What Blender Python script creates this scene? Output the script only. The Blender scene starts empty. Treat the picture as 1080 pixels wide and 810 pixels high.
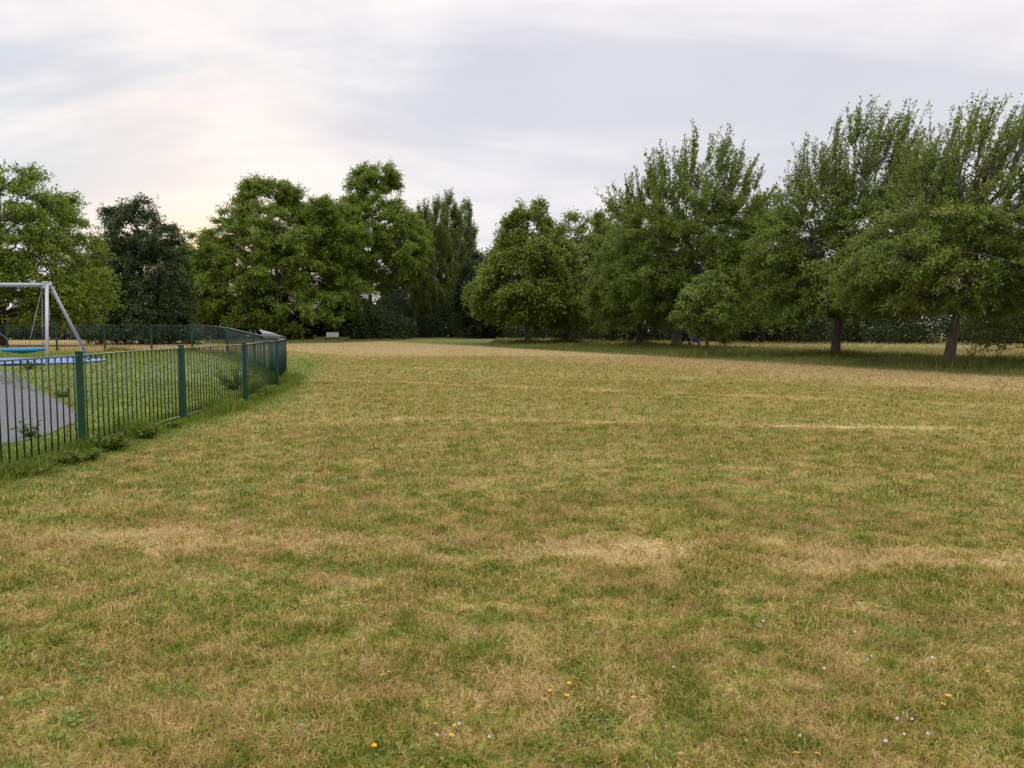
import bpy, bmesh, math, random
import numpy as np
from mathutils import Vector, Matrix

random.seed(7)
SC = bpy.context.scene
COL = SC.collection
R = math.radians
F = 816.0            # focal length in photo pixels
CAMH = 1.5
PITCH = math.atan(60.0 / F)

# ------------------------------------------------------------------ numeric noise
def _h(ix, iy, iz, seed):
    n = (ix * 374761393 + iy * 668265263 + iz * 2147483647 + seed * 1274126177) & 0xFFFFFFFF
    n = ((n ^ (n >> 13)) * 1274126177) & 0xFFFFFFFF
    n = n ^ (n >> 16)
    return (n & 0xFFFF) / 65535.0
def vnoise(x, y, z=0.0, seed=0):
    x, y, z = np.broadcast_arrays(np.asarray(x, float), np.asarray(y, float), np.asarray(z, float))
    ix, iy, iz = (np.floor(a).astype(np.int64) for a in (x, y, z))
    fx, fy, fz = x - ix, y - iy, z - iz
    fx, fy, fz = (a * a * (3 - 2 * a) for a in (fx, fy, fz))
    out = 0.0
    for dx in (0, 1):
        for dy in (0, 1):
            for dz in (0, 1):
                w = (fx if dx else 1 - fx) * (fy if dy else 1 - fy) * (fz if dz else 1 - fz)
                out = out + w * _h(ix + dx, iy + dy, iz + dz, seed)
    return out
def sstep(a):
    a = np.clip(a, 0, 1)
    return a * a * (3 - 2 * a)
def terrain(x, y):
    x = np.asarray(x, float); y = np.asarray(y, float)
    z = 0.42 * sstep((-x - 6.6) / 7.0) * sstep((y - 11) / 9.0) * (1 - sstep((y - 42) / 26.0))
    return z + 0.03 * (vnoise(x * 0.45, y * 0.45, 0, 3) - 0.5) * sstep((30 - np.abs(y)) / 10)
def tz(x, y):
    return float(terrain(x, y))
def fence_x(y):
    y = np.asarray(y, float)
    return -5.33 - np.clip(y - 16, 0, None) * 0.2
def strip_s(x, y):
    return (np.asarray(x, float) + 0.7) * 0.9 + (np.asarray(y, float) - 56) * 0.436
def at(px, D):
    return (px - 540.0) / F * D

# ------------------------------------------------------------------ object helpers
def tag(o, label=None, cat=None, group=None, kind=None):
    if label: o['label'] = label
    if cat: o['category'] = cat
    if group: o['group'] = group
    if kind: o['kind'] = kind
    return o
def empty(name, loc, rz=0.0, **kw):
    o = bpy.data.objects.new(name, None)
    COL.objects.link(o)
    o.location = loc
    o.rotation_euler = (0, 0, rz)
    o.empty_display_size = 0.2
    return tag(o, **kw)
def link_mesh(name, me, mat, parent=None, smooth=False):
    o = bpy.data.objects.new(name, me)
    COL.objects.link(o)
    if mat: me.materials.append(mat)
    if parent: o.parent = parent
    if smooth:
        me.polygons.foreach_set('use_smooth', np.ones(len(me.polygons), bool))
    return o
def np_mesh(name, verts, faces, attrs=None):
    """verts (n,3); faces (m,k) all with the same k; attrs name -> per-vertex float"""
    me = bpy.data.meshes.new(name)
    verts = np.ascontiguousarray(verts, np.float32)
    faces = np.ascontiguousarray(faces, np.int32)
    m, k = faces.shape
    me.vertices.add(len(verts)); me.vertices.foreach_set('co', verts.ravel())
    me.loops.add(m * k); me.loops.foreach_set('vertex_index', faces.ravel())
    me.polygons.add(m)
    me.polygons.foreach_set('loop_start', np.arange(0, m * k, k, dtype=np.int32))
    for n, v in (attrs or {}).items():
        a = me.attributes.new(n, 'FLOAT', 'POINT')
        a.data.foreach_set('value', np.ascontiguousarray(v, np.float32))
    me.update(calc_edges=True)
    return me
class MB:
    """collects boxes, tubes and lathes and links them as one mesh"""
    def __init__(s): s.v = []; s.f = []
    def box(s, c, d, rz=0.0, M=None):
        o = len(s.v)
        mm = M or (Matrix.Translation(Vector(c)) @ Matrix.Rotation(rz, 4, 'Z'))
        for x in (-.5, .5):
            for y in (-.5, .5):
                for z in (-.5, .5):
                    s.v.append(tuple(mm @ Vector((x * d[0], y * d[1], z * d[2]))))
        for q in ((0, 1, 3, 2), (4, 6, 7, 5), (0, 4, 5, 1), (2, 3, 7, 6), (0, 2, 6, 4), (1, 5, 7, 3)):
            s.f.append([o + i for i in q])
    def tube(s, pts, rad, n=8, cap=True):
        pts = [Vector(p) for p in pts]
        if not hasattr(rad, '__len__'): rad = [rad] * len(pts)
        o = len(s.v); ref = None
        for i, p in enumerate(pts):
            t = (pts[min(i + 1, len(pts) - 1)] - pts[max(i - 1, 0)]).normalized()
            if ref is None:
                ref = t.orthogonal().normalized()
            ref = (ref - t * ref.dot(t)).normalized()
            b = t.cross(ref)
            for k in range(n):
                a = 2 * math.pi * k / n
                s.v.append(tuple(p + (ref * math.cos(a) + b * math.sin(a)) * rad[i]))
        for i in range(len(pts) - 1):
            for k in range(n):
                k2 = (k + 1) % n
                s.f.append([o + i * n + k, o + i * n + k2, o + (i + 1) * n + k2, o + (i + 1) * n + k])
        if cap:
            s.f.append([o + k for k in range(n)][::-1])
            s.f.append([o + (len(pts) - 1) * n + k for k in range(n)])
    def torus(s, c, R0, r, n=28, m=8, M=None):
        o = len(s.v); mm = M or Matrix.Translation(Vector(c))
        for i in range(n):
            a = 2 * math.pi * i / n
            for j in range(m):
                b = 2 * math.pi * j / m
                q = Vector(((R0 + r * math.cos(b)) * math.cos(a), (R0 + r * math.cos(b)) * math.sin(a), r * math.sin(b)))
                s.v.append(tuple(mm @ q))
        for i in range(n):
            for j in range(m):
                s.f.append([o + i * m + j, o + ((i + 1) % n) * m + j, o + ((i + 1) % n) * m + (j + 1) % m, o + i * m + (j + 1) % m])
    def ellipsoid(s, c, r, n=12, m=8, M=None):
        o = len(s.v); mm = M or Matrix.Identity(4); c = Vector(c)
        for j in range(m + 1):
            ph = math.pi * j / m
            for i in range(n):
                a = 2 * math.pi * i / n
                s.v.append(tuple(c + mm @ Vector((r[0] * math.sin(ph) * math.cos(a), r[1] * math.sin(ph) * math.sin(a), r[2] * math.cos(ph)))))
        for j in range(m):
            for i in range(n):
                s.f.append([o + j * n + i, o + (j + 1) * n + i, o + (j + 1) * n + (i + 1) % n, o + j * n + (i + 1) % n])
    def build(s, name, mat, parent=None, smooth=False, bevel=0.0):
        me = bpy.data.meshes.new(name)
        me.from_pydata(s.v, [], s.f)
        bm = bmesh.new(); bm.from_mesh(me)
        bmesh.ops.remove_doubles(bm, verts=bm.verts, dist=1e-5)
        bmesh.ops.recalc_face_normals(bm, faces=bm.faces)
        if bevel:
            bmesh.ops.bevel(bm, geom=bm.edges[:], offset=bevel, segments=1, affect='EDGES')
        bm.to_mesh(me); bm.free(); me.update()
        return link_mesh(name, me, mat, parent, smooth)

# ------------------------------------------------------------------ materials
class NT:
    def __init__(s, tree): s.t = tree; s.n = tree.nodes; s.l = tree.links
    def new(s, typ, **kw):
        n = s.n.new(typ)
        for k, v in kw.items(): setattr(n, k, v)
        return n
    def put(s, sock, v):
        if hasattr(v, 'is_linked') or isinstance(v, bpy.types.NodeSocket): s.l.new(v, sock)
        elif v is not None: sock.default_value = v
    def math(s, op, a, b=None, c=None, clamp=False):
        n = s.new('ShaderNodeMath', operation=op, use_clamp=clamp)
        s.put(n.inputs[0], a); s.put(n.inputs[1], b)
        if c is not None: s.put(n.inputs[2], c)
        return n.outputs[0]
    def mix(s, f, a, b, blend='MIX'):
        n = s.new('ShaderNodeMix', data_type='RGBA', blend_type=blend)
        s.put(n.inputs[0], f)
        s.put(n.inputs[6], a if not isinstance(a, tuple) else (*a, 1)); s.put(n.inputs[7], b if not isinstance(b, tuple) else (*b, 1))
        return n.outputs[2]
    def noise(s, vec, scale, detail=3, rough=.55, dist=0.0):
        n = s.new('ShaderNodeTexNoise')
        s.put(n.inputs['Vector'], vec); n.inputs['Scale'].default_value = scale
        n.inputs['Detail'].default_value = detail; n.inputs['Roughness'].default_value = rough; n.inputs['Distortion'].default_value = dist
        return n.outputs[0]
    def ramp(s, f, stops):
        n = s.new('ShaderNodeValToRGB')
        e = n.color_ramp.elements
        while len(e) < len(stops): e.new(0.5)
        for i, (p, c) in enumerate(stops): e[i].position = p; e[i].color = (*c, 1) if len(c) == 3 else c
        s.put(n.inputs[0], f)
        return n.outputs[0]
    def smooth(s, v, a, b):
        n = s.new('ShaderNodeMapRange', interpolation_type='SMOOTHSTEP')
        s.put(n.inputs[0], v); s.put(n.inputs[1], a); s.put(n.inputs[2], b)
        return n.outputs[0]
def material(name):
    m = bpy.data.materials.new(name); m.use_nodes = True
    nt = NT(m.node_tree)
    p = m.node_tree.nodes['Principled BSDF']
    return m, nt, p
def simple_mat(name, col, rough=.6, metal=0.0, var=.18, scale=6.0, bump=0.0, spec=.4):
    m, nt, p = material(name)
    tc = nt.new('ShaderNodeTexCoord')
    n = nt.noise(tc.outputs['Object'], scale, 4, .6)
    c = nt.mix(n, tuple(x * (1 - var) for x in col), tuple(min(1, x * (1 + var)) for x in col))
    nt.l.new(c, p.inputs['Base Color'])
    p.inputs['Roughness'].default_value = rough; p.inputs['Metallic'].default_value = metal
    p.inputs['Specular IOR Level'].default_value = spec
    if bump:
        b = nt.new('ShaderNodeBump'); b.inputs['Strength'].default_value = bump; b.inputs['Distance'].default_value = .01
        nt.l.new(nt.noise(tc.outputs['Object'], scale * 6, 5), b.inputs['Height']); nt.l.new(b.outputs[0], p.inputs['Normal'])
    return m

# --- turf colour: one node group shared by the soil sheet and the blades that grow on it
def turf_group():
    g = bpy.data.node_groups.new('turf_colour', 'ShaderNodeTree')
    g.interface.new_socket('Shift', in_out='INPUT', socket_type='NodeSocketFloat')
    g.interface.new_socket('Color', in_out='OUTPUT', socket_type='NodeSocketColor')
    nt = NT(g)
    gi = nt.new('NodeGroupInput'); go = nt.new('NodeGroupOutput')
    pos = nt.new('ShaderNodeNewGeometry').outputs['Position']
    sx = nt.new('ShaderNodeSeparateXYZ'); nt.l.new(pos, sx.inputs[0])
    X, Y = sx.outputs[0], sx.outputs[1]
    flat = nt.new('ShaderNodeCombineXYZ'); nt.l.new(X, flat.inputs[0]); nt.l.new(Y, flat.inputs[1])
    P = flat.outputs[0]
    n_big = nt.noise(P, .22, 2, .5); n_mid = nt.noise(P, .95, 4, .65, .6); n_sm = nt.noise(P, 5.0, 3, .65)
    n_tiny = nt.noise(P, 28, 2, .6)
    def lin(w, n): return nt.math('MULTIPLY', nt.math('SUBTRACT', n, .5), w)
    n_two = nt.noise(P, 2.3, 3, .6, .4)
    d = nt.math('ADD', lin(.3, n_big), lin(.45, n_mid))
    d = nt.math('ADD', d, lin(.7, n_two))
    d = nt.math('ADD', d, lin(1.3, n_sm)); d = nt.math('ADD', d, lin(1.5, n_tiny))
    d = nt.math('ADD', d, .395)
    # worn bands running across the field
    def line(x0, y0, slope, half, amt, nz=.5, xa=None, xb=None):
        v = nt.math('SUBTRACT', Y, nt.math('MULTIPLY_ADD', X, slope, y0 - slope * x0))
        v = nt.math('ADD', v, lin(half * 5.0 * nz, nt.noise(P, .9, 3, .6)))
        v = nt.math('ABSOLUTE', v)
        k = nt.smooth(v, half, half * .15)
        k = nt.math('MULTIPLY', k, nt.smooth(nt.noise(P, .55, 2), .32, .58))
        if xa is not None:
            k = nt.math('MULTIPLY', k, nt.math('MULTIPLY', nt.smooth(X, xa, xa + 1.2), nt.smooth(X, xb, xb - 1.2)))
        return nt.math('MULTIPLY', k, amt)
    for a in ((0, 5.15, -.08, .5, .5), (0, 3.1, .1, .5, .16), (0, 12.4, -.17, .34, .2), (0, 12.4, -.17, .2, .55, .3, 3.0, 7.2), (0, 12.4, -.17, .3, .12, .5, -6, 2.5), (0, 19.4, -.5, .55, .42), (0, 26, -.6, 1.0, .25), (0, 8.4, -.12, .3, .14)):
        d = nt.math('ADD', d, line(*a))
    # distance from the line where the long grass under the trees begins
    S = nt.math('MULTIPLY_ADD', X, .9, nt.math('MULTIPLY_ADD', Y, .436, .63 - 24.416))
    dry = nt.math('MULTIPLY', nt.smooth(S, -9.5, -2.0), nt.smooth(S, 1.5, 0))
    dry = nt.math('MAXIMUM', dry, nt.math('MULTIPLY', nt.smooth(Y, 30, 52), nt.smooth(S, 1.5, 0)))
    d = nt.math('MULTIPLY_ADD', dry, .46, d)
    d = nt.math('ADD', d, gi.outputs[0])
    c = nt.ramp(d, [(0.0, (.10, .145, .012)), (.25, (.182, .196, .022)), (.47, (.295, .25, .042)), (.69, (.41, .295, .082)), (.9, (.55, .405, .165)), (1.0, (.62, .49, .24))])
    # rusty brown dead patches
    red = nt.math('MULTIPLY', nt.smooth(nt.noise(P, 1.25, 4, .65), .42, .62), nt.smooth(n_sm, .34, .56))
    c = nt.mix(nt.math('MULTIPLY', red, .42), c, (.43, .265, .11))
    c = nt.mix(nt.math('MULTIPLY', dry, .4), c, (.3, .195, .092))
    # mown lawn inside the railings and the lush edge outside them
    XF = nt.math('MULTIPLY_ADD', nt.math('MAXIMUM', nt.math('SUBTRACT', Y, 16), 0), -.2, -5.33)
    DX = nt.math('ADD', nt.math('SUBTRACT', X, XF), lin(.5, n_sm))
    edge = nt.math('MULTIPLY', nt.smooth(DX, 1.25, .25), nt.smooth(Y, 36, 31))
    green = nt.mix(nt.math('ADD', nt.math('MULTIPLY', n_mid, .6), nt.math('ADD', nt.math('MULTIPLY', n_sm, .5), nt.math('MULTIPLY', gi.outputs[0], .45))), (.105, .172, .014), (.17, .215, .026))
    c = nt.mix(nt.math('MULTIPLY', edge, .9), c, green)
    # unmown grass under the trees, then pale meadow behind
    long_ = nt.math('MULTIPLY', nt.smooth(nt.math('ADD', S, lin(2.2, n_two)), -.6, .9), nt.smooth(nt.math('ADD', S, lin(4.0, n_big)), 15, 11.5))
    lg = nt.mix(nt.math('ADD', nt.math('MULTIPLY_ADD', gi.outputs[0], .7, nt.math('MULTIPLY', n_two, .9)), lin(1.6, n_big)), (.08, .122, .02), (.26, .25, .065))
    mead = nt.math('MAXIMUM', nt.smooth(S, 11.5, 15), nt.math('MULTIPLY', nt.smooth(Y, 64, 74), nt.smooth(S, -2, 0)))
    el = nt.math('ADD', nt.math('POWER', nt.math('ABSOLUTE', nt.math('DIVIDE', nt.math('ADD', X, 23), 10)), 2), nt.math('POWER', nt.math('ABSOLUTE', nt.math('DIVIDE', nt.math('SUBTRACT', Y, 92), 23)), 2))
    long_ = nt.math('MAXIMUM', long_, nt.smooth(el, 1.15, .85))
    c = nt.mix(mead, c, nt.mix(nt.math('ADD', n_mid, gi.outputs[0]), (.25, .225, .065), (.42, .345, .14)))
    c = nt.mix(long_, c, lg)
    nt.l.new(c, go.inputs[0])
    return g
TURF = turf_group()
def turf_mat(name, blade):
    m, nt, p = material(name)
    gn = nt.new('ShaderNodeGroup'); gn.node_tree = TURF
    p.inputs['Roughness'].default_value = .75
    p.inputs['Specular IOR Level'].default_value = .15
    if blade:
        a = nt.new('ShaderNodeAttribute', attribute_name='shift')
        nt.l.new(a.outputs['Fac'], gn.inputs[0])
        tr = nt.new('ShaderNodeBsdfTranslucent'); nt.l.new(gn.outputs[0], tr.inputs[0])
        mx = nt.new('ShaderNodeMixShader'); mx.inputs[0].default_value = .3
        nt.l.new(gn.outputs[0], p.inputs['Base Color'])
        nt.l.new(p.outputs[0], mx.inputs[1]); nt.l.new(tr.outputs[0], mx.inputs[2])
        nt.l.new(mx.outputs[0], m.node_tree.nodes['Material Output'].inputs[0])
    else:
        gn.inputs[0].default_value = -.02
        pos = nt.new('ShaderNodeNewGeometry').outputs['Position']
        nt.l.new(nt.mix(nt.smooth(nt.noise(pos, 60, 3, .7), .4, .7), gn.outputs[0], (.085, .065, .03)), p.inputs['Base Color'])
        b = nt.new('ShaderNodeBump'); b.inputs['Strength'].default_value = .8; b.inputs['Distance'].default_value = .03
        h = nt.math('ADD', nt.noise(pos, 22, 4, .7), nt.math('MULTIPLY', nt.noise(pos, 4, 3), .9))
        nt.l.new(h, b.inputs['Height']); nt.l.new(b.outputs[0], p.inputs['Normal'])
    return m
M_SOIL = turf_mat('turf_soil', False)
M_BLADE = turf_mat('turf_blade', True)

def leaf_mat(name, a, b, c, trans=.35, rough=.5):
    """leaf colours from a per-leaf random number and slow variation through the crown"""
    m, nt, p = material(name)
    t = nt.new('ShaderNodeAttribute', attribute_name='tint').outputs['Fac']
    pos = nt.new('ShaderNodeTexCoord').outputs['Object']
    k = nt.math('ADD', nt.math('MULTIPLY', t, .75), nt.math('MULTIPLY', nt.math('SUBTRACT', nt.noise(pos, .7, 3), .3), .8))
    col = nt.ramp(k, [(0.05, a), (.5, b), (.97, c)])
    nt.l.new(col, p.inputs['Base Color']); p.inputs['Roughness'].default_value = rough
    p.inputs['Specular IOR Level'].default_value = .17
    tr = nt.new('ShaderNodeBsdfTranslucent')
    nt.l.new(nt.mix(.5, col, (.14, .17, .02)), tr.inputs[0])
    mx = nt.new('ShaderNodeMixShader'); mx.inputs[0].default_value = trans
    nt.l.new(p.outputs[0], mx.inputs[1]); nt.l.new(tr.outputs[0], mx.inputs[2])
    nt.l.new(mx.outputs[0], m.node_tree.nodes['Material Output'].inputs[0])
    return m
L_ASH = leaf_mat('leaf_fresh', (.109, .169, .020), (.172, .248, .028), (.245, .309, .041))
L_CHERRY = leaf_mat('leaf_cherry', (.089, .140, .024), (.147, .215, .031), (.239, .273, .050))
L_BRONZE = leaf_mat('leaf_cherry_bronze', (.095, .141, .024), (.146, .220, .030), (.264, .287, .055))
L_CHEST = leaf_mat('leaf_chestnut', (.087, .125, .017), (.144, .193, .025), (.266, .305, .053))
L_DARK = leaf_mat('leaf_dark', (.029, .055, .017), (.044, .076, .023), (.074, .109, .032), .15)
L_POPLAR = leaf_mat('leaf_poplar', (.089, .130, .024), (.144, .189, .036), (.220, .255, .054))
L_WOOD = leaf_mat('leaf_wood', (.017, .030, .009), (.030, .045, .013), (.049, .064, .020), .18)
L_SAP = leaf_mat('leaf_sapling', (.114, .173, .025), (.174, .246, .038), (.278, .327, .068))
L_WEED = leaf_mat('leaf_weed', (.079, .114, .013), (.125, .166, .019), (.198, .217, .032))
def bark_mat(name, a, b):
    m, nt, p = material(name)
    tc = nt.new('ShaderNodeTexCoord').outputs['Object']
    mp = nt.new('ShaderNodeMapping'); mp.inputs['Scale'].default_value = (1, 1, .22); nt.l.new(tc, mp.inputs[0])
    n = nt.noise(mp.outputs[0], 9, 6, .7)
    nt.l.new(nt.ramp(n, [(.3, a), (.7, b)]), p.inputs['Base Color']); p.inputs['Roughness'].default_value = .9
    bp = nt.new('ShaderNodeBump'); bp.inputs['Strength'].default_value = .9; bp.inputs['Distance'].default_value = .03
    nt.l.new(n, bp.inputs['Height']); nt.l.new(bp.outputs[0], p.inputs['Normal'])
    return m
BARK = bark_mat('bark_brown', (.05, .038, .028), (.15, .115, .085))
BARK_G = bark_mat('bark_grey', (.06, .05, .04), (.17, .14, .11))
BARK_D = bark_mat('bark_dark', (.028, .022, .017), (.07, .055, .042))

# ------------------------------------------------------------------ trees
def unit(v):
    return v / np.maximum(np.linalg.norm(v, axis=-1, keepdims=True), 1e-9)
class Wood:
    def __init__(s): s.v = []; s.f = []; s.o = 0
    def tube(s, pts, rad, n=5):
        pts = np.asarray(pts, float); k = len(pts)
        t = unit(np.gradient(pts, axis=0))
        up = np.array([0.31, .95, .08]) if abs(t[0, 2]) > .8 else np.array([0, 0, 1.0])
        a = unit(np.cross(t, up)); b = np.cross(t, a)
        ang = np.arange(n) * 2 * np.pi / n
        rad = np.asarray(rad, float)
        ring = pts[:, None] + rad[:, None, None] * (a[:, None] * np.cos(ang)[None, :, None] + b[:, None] * np.sin(ang)[None, :, None])
        s.v.append(ring.reshape(-1, 3))
        i, j = np.meshgrid(np.arange(k - 1), np.arange(n), indexing='ij')
        j2 = (j + 1) % n
        s.f.append((np.stack([i * n + j, i * n + j2, (i + 1) * n + j2, (i + 1) * n + j], -1) + s.o).reshape(-1, 4))
        s.o += k * n
    def sticks(s, a, b, r):
        """many thin straight twigs at once, three sided"""
        t = unit(b - a); u = unit(np.cross(t, np.array([.3, .5, .81]))); w = np.cross(t, u)
        vs = []
        for q, rr in ((a, r), (b, r * .35)):
            for k in range(3):
                an = 2 * math.pi * k / 3
                vs.append(q + (u * math.cos(an) + w * math.sin(an)) * rr)
        V = np.stack(vs, 1); n = len(a)
        base = (np.arange(n) * 6)[:, None, None]
        f = np.array([[0, 1, 4, 3], [1, 2, 5, 4], [2, 0, 3, 5]])[None]
        s.v.append(V.reshape(-1, 3)); s.f.append((base + f + s.o).reshape(-1, 4)); s.o += n * 6
    def mesh(s, name):
        return np_mesh(name, np.concatenate(s.v), np.concatenate(s.f))
def leaf_quads(pos, ax, nrm, ln, wd, tint):
    side = unit(np.cross(ax, nrm)); nn = np.cross(side, ax)
    ln = ln[:, None]; wd = wd[:, None]
    V = np.stack([pos, pos + ax * ln * .45 + side * wd * .5 + nn * ln * .1, pos + ax * ln - nn * ln * .08, pos + ax * ln * .45 - side * wd * .5 + nn * ln * .1], 1)
    n = len(pos)
    return V.reshape(-1, 3), np.arange(n * 4).reshape(n, 4), np.repeat(tint, 4)

def make_tree(name, label, cat, px, D, h, w, prof, crown0=.12, leafm=None, bark=None, seed=1, clumps=260, twigs=7, twig_len=.9, leaves=16,
              leaf=(.12, .07), trunk_r=.2, lean=(0, 0), up=.3, out=.8, rnd=.7, droop=.25, top_up=None, top_len=None, gap=.33, gap_f=.55, top_gap=0.0,
              amp=.3, limbs=14, inner=.35, off=(0, 0), group=None, loc=None, leader=.88, flat=1.0, jit=1.0, lobes=None, sub=None, whorl=False, tw_sticks=True, shoot_top=.55, limb_rise=.45, lscale=1.05, lmul=1.4, layers=1.3, top_keep=1.0):
    rng = np.random.default_rng(seed)
    if loc is None: loc = (at(px, D), D)
    root = empty(name, (loc[0], loc[1], tz(*loc)), 0, label=label, cat=cat, group=group)
    pt = np.array([p[0] for p in prof]); pr = np.array([p[1] for p in prof])
    def axis(z):
        q = np.clip(np.asarray(z) / h, 0, 1.2)
        return np.stack([off[0] * np.minimum(q * 2, 1) + lean[0] * q ** 1.6, off[1] * np.minimum(q * 2, 1) + lean[1] * q ** 1.6, np.asarray(z, float) * np.ones_like(q)], -1)
    def env(th, t):
        m = 1 + amp * 2 * (vnoise(np.cos(th) * 1.6 + 7, np.sin(th) * 1.6 + 3, t * 3.2 + seed, seed) - .5) + amp * (vnoise(np.cos(th) * 4 + 7, np.sin(th) * 4 + 3, t * 8, seed + 5) - .5)
        return np.interp(t, pt, pr) * w * .5 * m
    wood = Wood(); tw = Wood()
    # trunk
    zt = np.linspace(-.15, h * leader, 14)
    ptk = axis(np.clip(zt, 0, None)); ptk[:, 2] = zt
    ptk[:, 0] += .12 * trunk_r * 4 * (vnoise(zt * .5, seed, 0, 1) - .5); ptk[:, 1] += .5 * trunk_r * (vnoise(zt * .5, seed + 9, 0, 2) - .5)
    q = np.clip(zt / (h * leader), 0, 1)
    rt = trunk_r * (1 - q) ** 1.15 + .012; rt[0] *= 1.3; rt[1] *= 1.06
    wood.tube(ptk, rt, 10)
    nodes = [ptk[3:]]
    # limbs
    z0, z1 = h * crown0, h
    for i in range(limbs):
        fs = (i + .5) / limbs
        zs = h * (crown0 * .9 + (leader - .12 - crown0 * .9) * fs ** 1.1) + rng.normal(0, .15)
        th = i * 2.39996 + rng.normal(0, .3)
        te = np.clip((zs - z0) / (z1 - z0) + limb_rise * (.4 + .6 * fs) * (1 - fs * .6), .03, .97)
        re = env(th, te) * rng.uniform(.5, .72)
        ze = z0 + te * (z1 - z0)
        a0 = axis(zs); b = axis(ze) + np.array([math.cos(th) * re, math.sin(th) * re, 0])
        s = np.linspace(0, 1, 8)[:, None]
        mid = a0 * .5 + b * .5 + np.array([0, 0, .12 * re])
        P = (1 - s) ** 2 * a0 + 2 * s * (1 - s) * mid + s ** 2 * b
        P[1:] += rng.normal(0, .06 + .01 * re, (7, 3))
        rs = np.interp(zs, zt, rt) * .36 + .01
        r = rs * (1 - s[:, 0]) ** .8 + .012
        wood.tube(P, r, 6)
        ss = np.linspace(0.15, 1, 14); nodes.append(np.stack([np.interp(ss, s[:, 0], P[:, k]) for k in range(3)], -1))
    nodes = np.concatenate(nodes)
    # clump centres inside the envelope
    C = []; T = []
    n = 0
    wt = pr.max()
    while n < clumps:
        m = 800
        t = rng.uniform(0, 1, m); th = rng.uniform(0, 2 * np.pi, m)
        keep = rng.uniform(0, 1, m) < (np.interp(t, pt, pr) / wt) ** 1.4 + .03
        r = env(th, t) * (inner + (1 - inner) * rng.uniform(0, 1, m) ** .55)
        p = axis(z0 + t * (z1 - z0)) + np.stack([np.cos(th) * r, np.sin(th) * r * flat, 0 * r], -1)
        g = vnoise(p[:, 0] * gap_f, p[:, 1] * gap_f, p[:, 2] * gap_f * layers, seed + 20)
        keep &= g > gap * (.45 + .55 * np.clip(t * 1.6, 0, 1)) + top_gap * np.clip((t - .5) * 2, 0, 1)
        C.append(p[keep]); T.append(t[keep]); n += int(keep.sum())
    C = np.concatenate(C)[:clumps]; T = np.concatenate(T)[:clumps]
    # lobes: extra sub-crowns (dx, z, radius, count)
    for (lx, ly, lz, lr, cnt) in (lobes or []):
        v = unit(rng.normal(0, 1, (cnt, 3))) * lr * rng.uniform(.3, 1, (cnt, 1)) ** .6 * np.array([1, 1, .75])
        c2 = v + np.array([lx, ly, lz]) ; C = np.concatenate([C, c2]); T = np.concatenate([T, np.clip((c2[:, 2] - z0) / (z1 - z0), 0, 1)])
    clumps = len(C)
    # branchlets
    dv = C[:, None] - nodes[None]
    dd = np.linalg.norm(dv, axis=-1) + np.clip(-dv[..., 2], 0, None) * 1.5
    near = nodes[dd.argmin(1)]
    s = np.linspace(0, 1, 5)[:, None]
    for i in range(clumps):
        a, b = near[i], C[i]
        L = np.linalg.norm(b - a)
        if L < .05: continue
        mid = (a + b) / 2 + np.array([0, 0, .18 * L]) + rng.normal(0, .06 * L, 3)
        P = (1 - s) ** 2 * a + 2 * s * (1 - s) * mid + s ** 2 * b
        r0 = .016 + .012 * L
        tw.tube(P, r0 * (1 - .75 * s[:, 0]), 4)
    # twigs
    k = twigs
    ctr = axis(C[:, 2])
    o = C - ctr; o[:, 2] = 0; o = unit(o)
    tt = np.repeat(T, k); O = np.repeat(o, k, 0)
    st = np.repeat(C, k, 0)
    blend = sstep((tt - shoot_top + .15) / .3)[:, None]
    upv = up + ((top_up if top_up is not None else up) - up) * blend
    ll = twig_len + ((top_len if top_len is not None else twig_len) - twig_len) * blend[:, 0]
    outv = out + (out * .35 - out) * blend * (1 if top_up is not None else 0)
    dr = O * outv + np.array([lean[0] / max(h, 1) * 3.6, lean[1] / max(h, 1) * 2.0, 0]) * blend + rng.normal(0, 1, O.shape) * rnd * (1 - .55 * blend * (1 if top_up is not None else 0))
    dr[:, 2] = dr[:, 2] * (.6 if layers < 1.5 else .36) + upv[:, 0]
    if top_keep < 1:
        kp = rng.uniform(0, 1, len(tt)) > blend[:, 0] * (1 - top_keep)
        tt, O, st, blend, ll, dr = tt[kp], O[kp], st[kp], blend[kp], ll[kp], dr[kp]
        cid = np.repeat(np.arange(clumps), k)[kp]
    else:
        cid = np.repeat(np.arange(clumps), k)
    dr = unit(dr)
    ll = ll * rng.uniform(.55, 1.3, len(tt))
    en = st + dr * ll[:, None]
    dro = droop * (1 - .8 * blend[:, 0])
    en[:, 2] -= dro * ll
    if tw_sticks: tw.sticks(st, en, (.007 + .004 * ll)[:, None])
    # leaves
    m = int(leaves * lmul)
    leaf = (leaf[0] * lscale, leaf[1] * lscale)
    sidx = np.repeat(np.arange(len(st)), m)
    sv = rng.uniform(.08, 1.03, len(sidx))
    if whorl: sv = np.round(sv * 6) / 6
    pos = st[sidx] + (dr[sidx] * (ll[sidx] * sv)[:, None])
    pos[:, 2] -= dro[sidx] * ll[sidx] * sv ** 2
    lsz = leaf[0]
    pos += rng.normal(0, 1, pos.shape) * lsz * (.55 * jit * (1 - .55 * blend[sidx] * (top_keep < 1)))
    ax = unit(dr[sidx] * .7 + rng.normal(0, .75, pos.shape) + np.array([0, 0, -.25]) * droop * 2)
    nr = unit(rng.normal(0, .42, pos.shape) + np.array([0, 0, .8]) + O[sidx] * .35)
    ln = lsz * rng.uniform(.6, 1.35, len(pos)); wd = leaf[1] * rng.uniform(.65, 1.3, len(pos))
    ct = rng.uniform(0, 1, clumps)[cid][sidx]
    tint = np.clip(.15 + .5 * ct + .35 * rng.uniform(0, 1, len(pos)) + .15 * sv, 0, 1)
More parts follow.
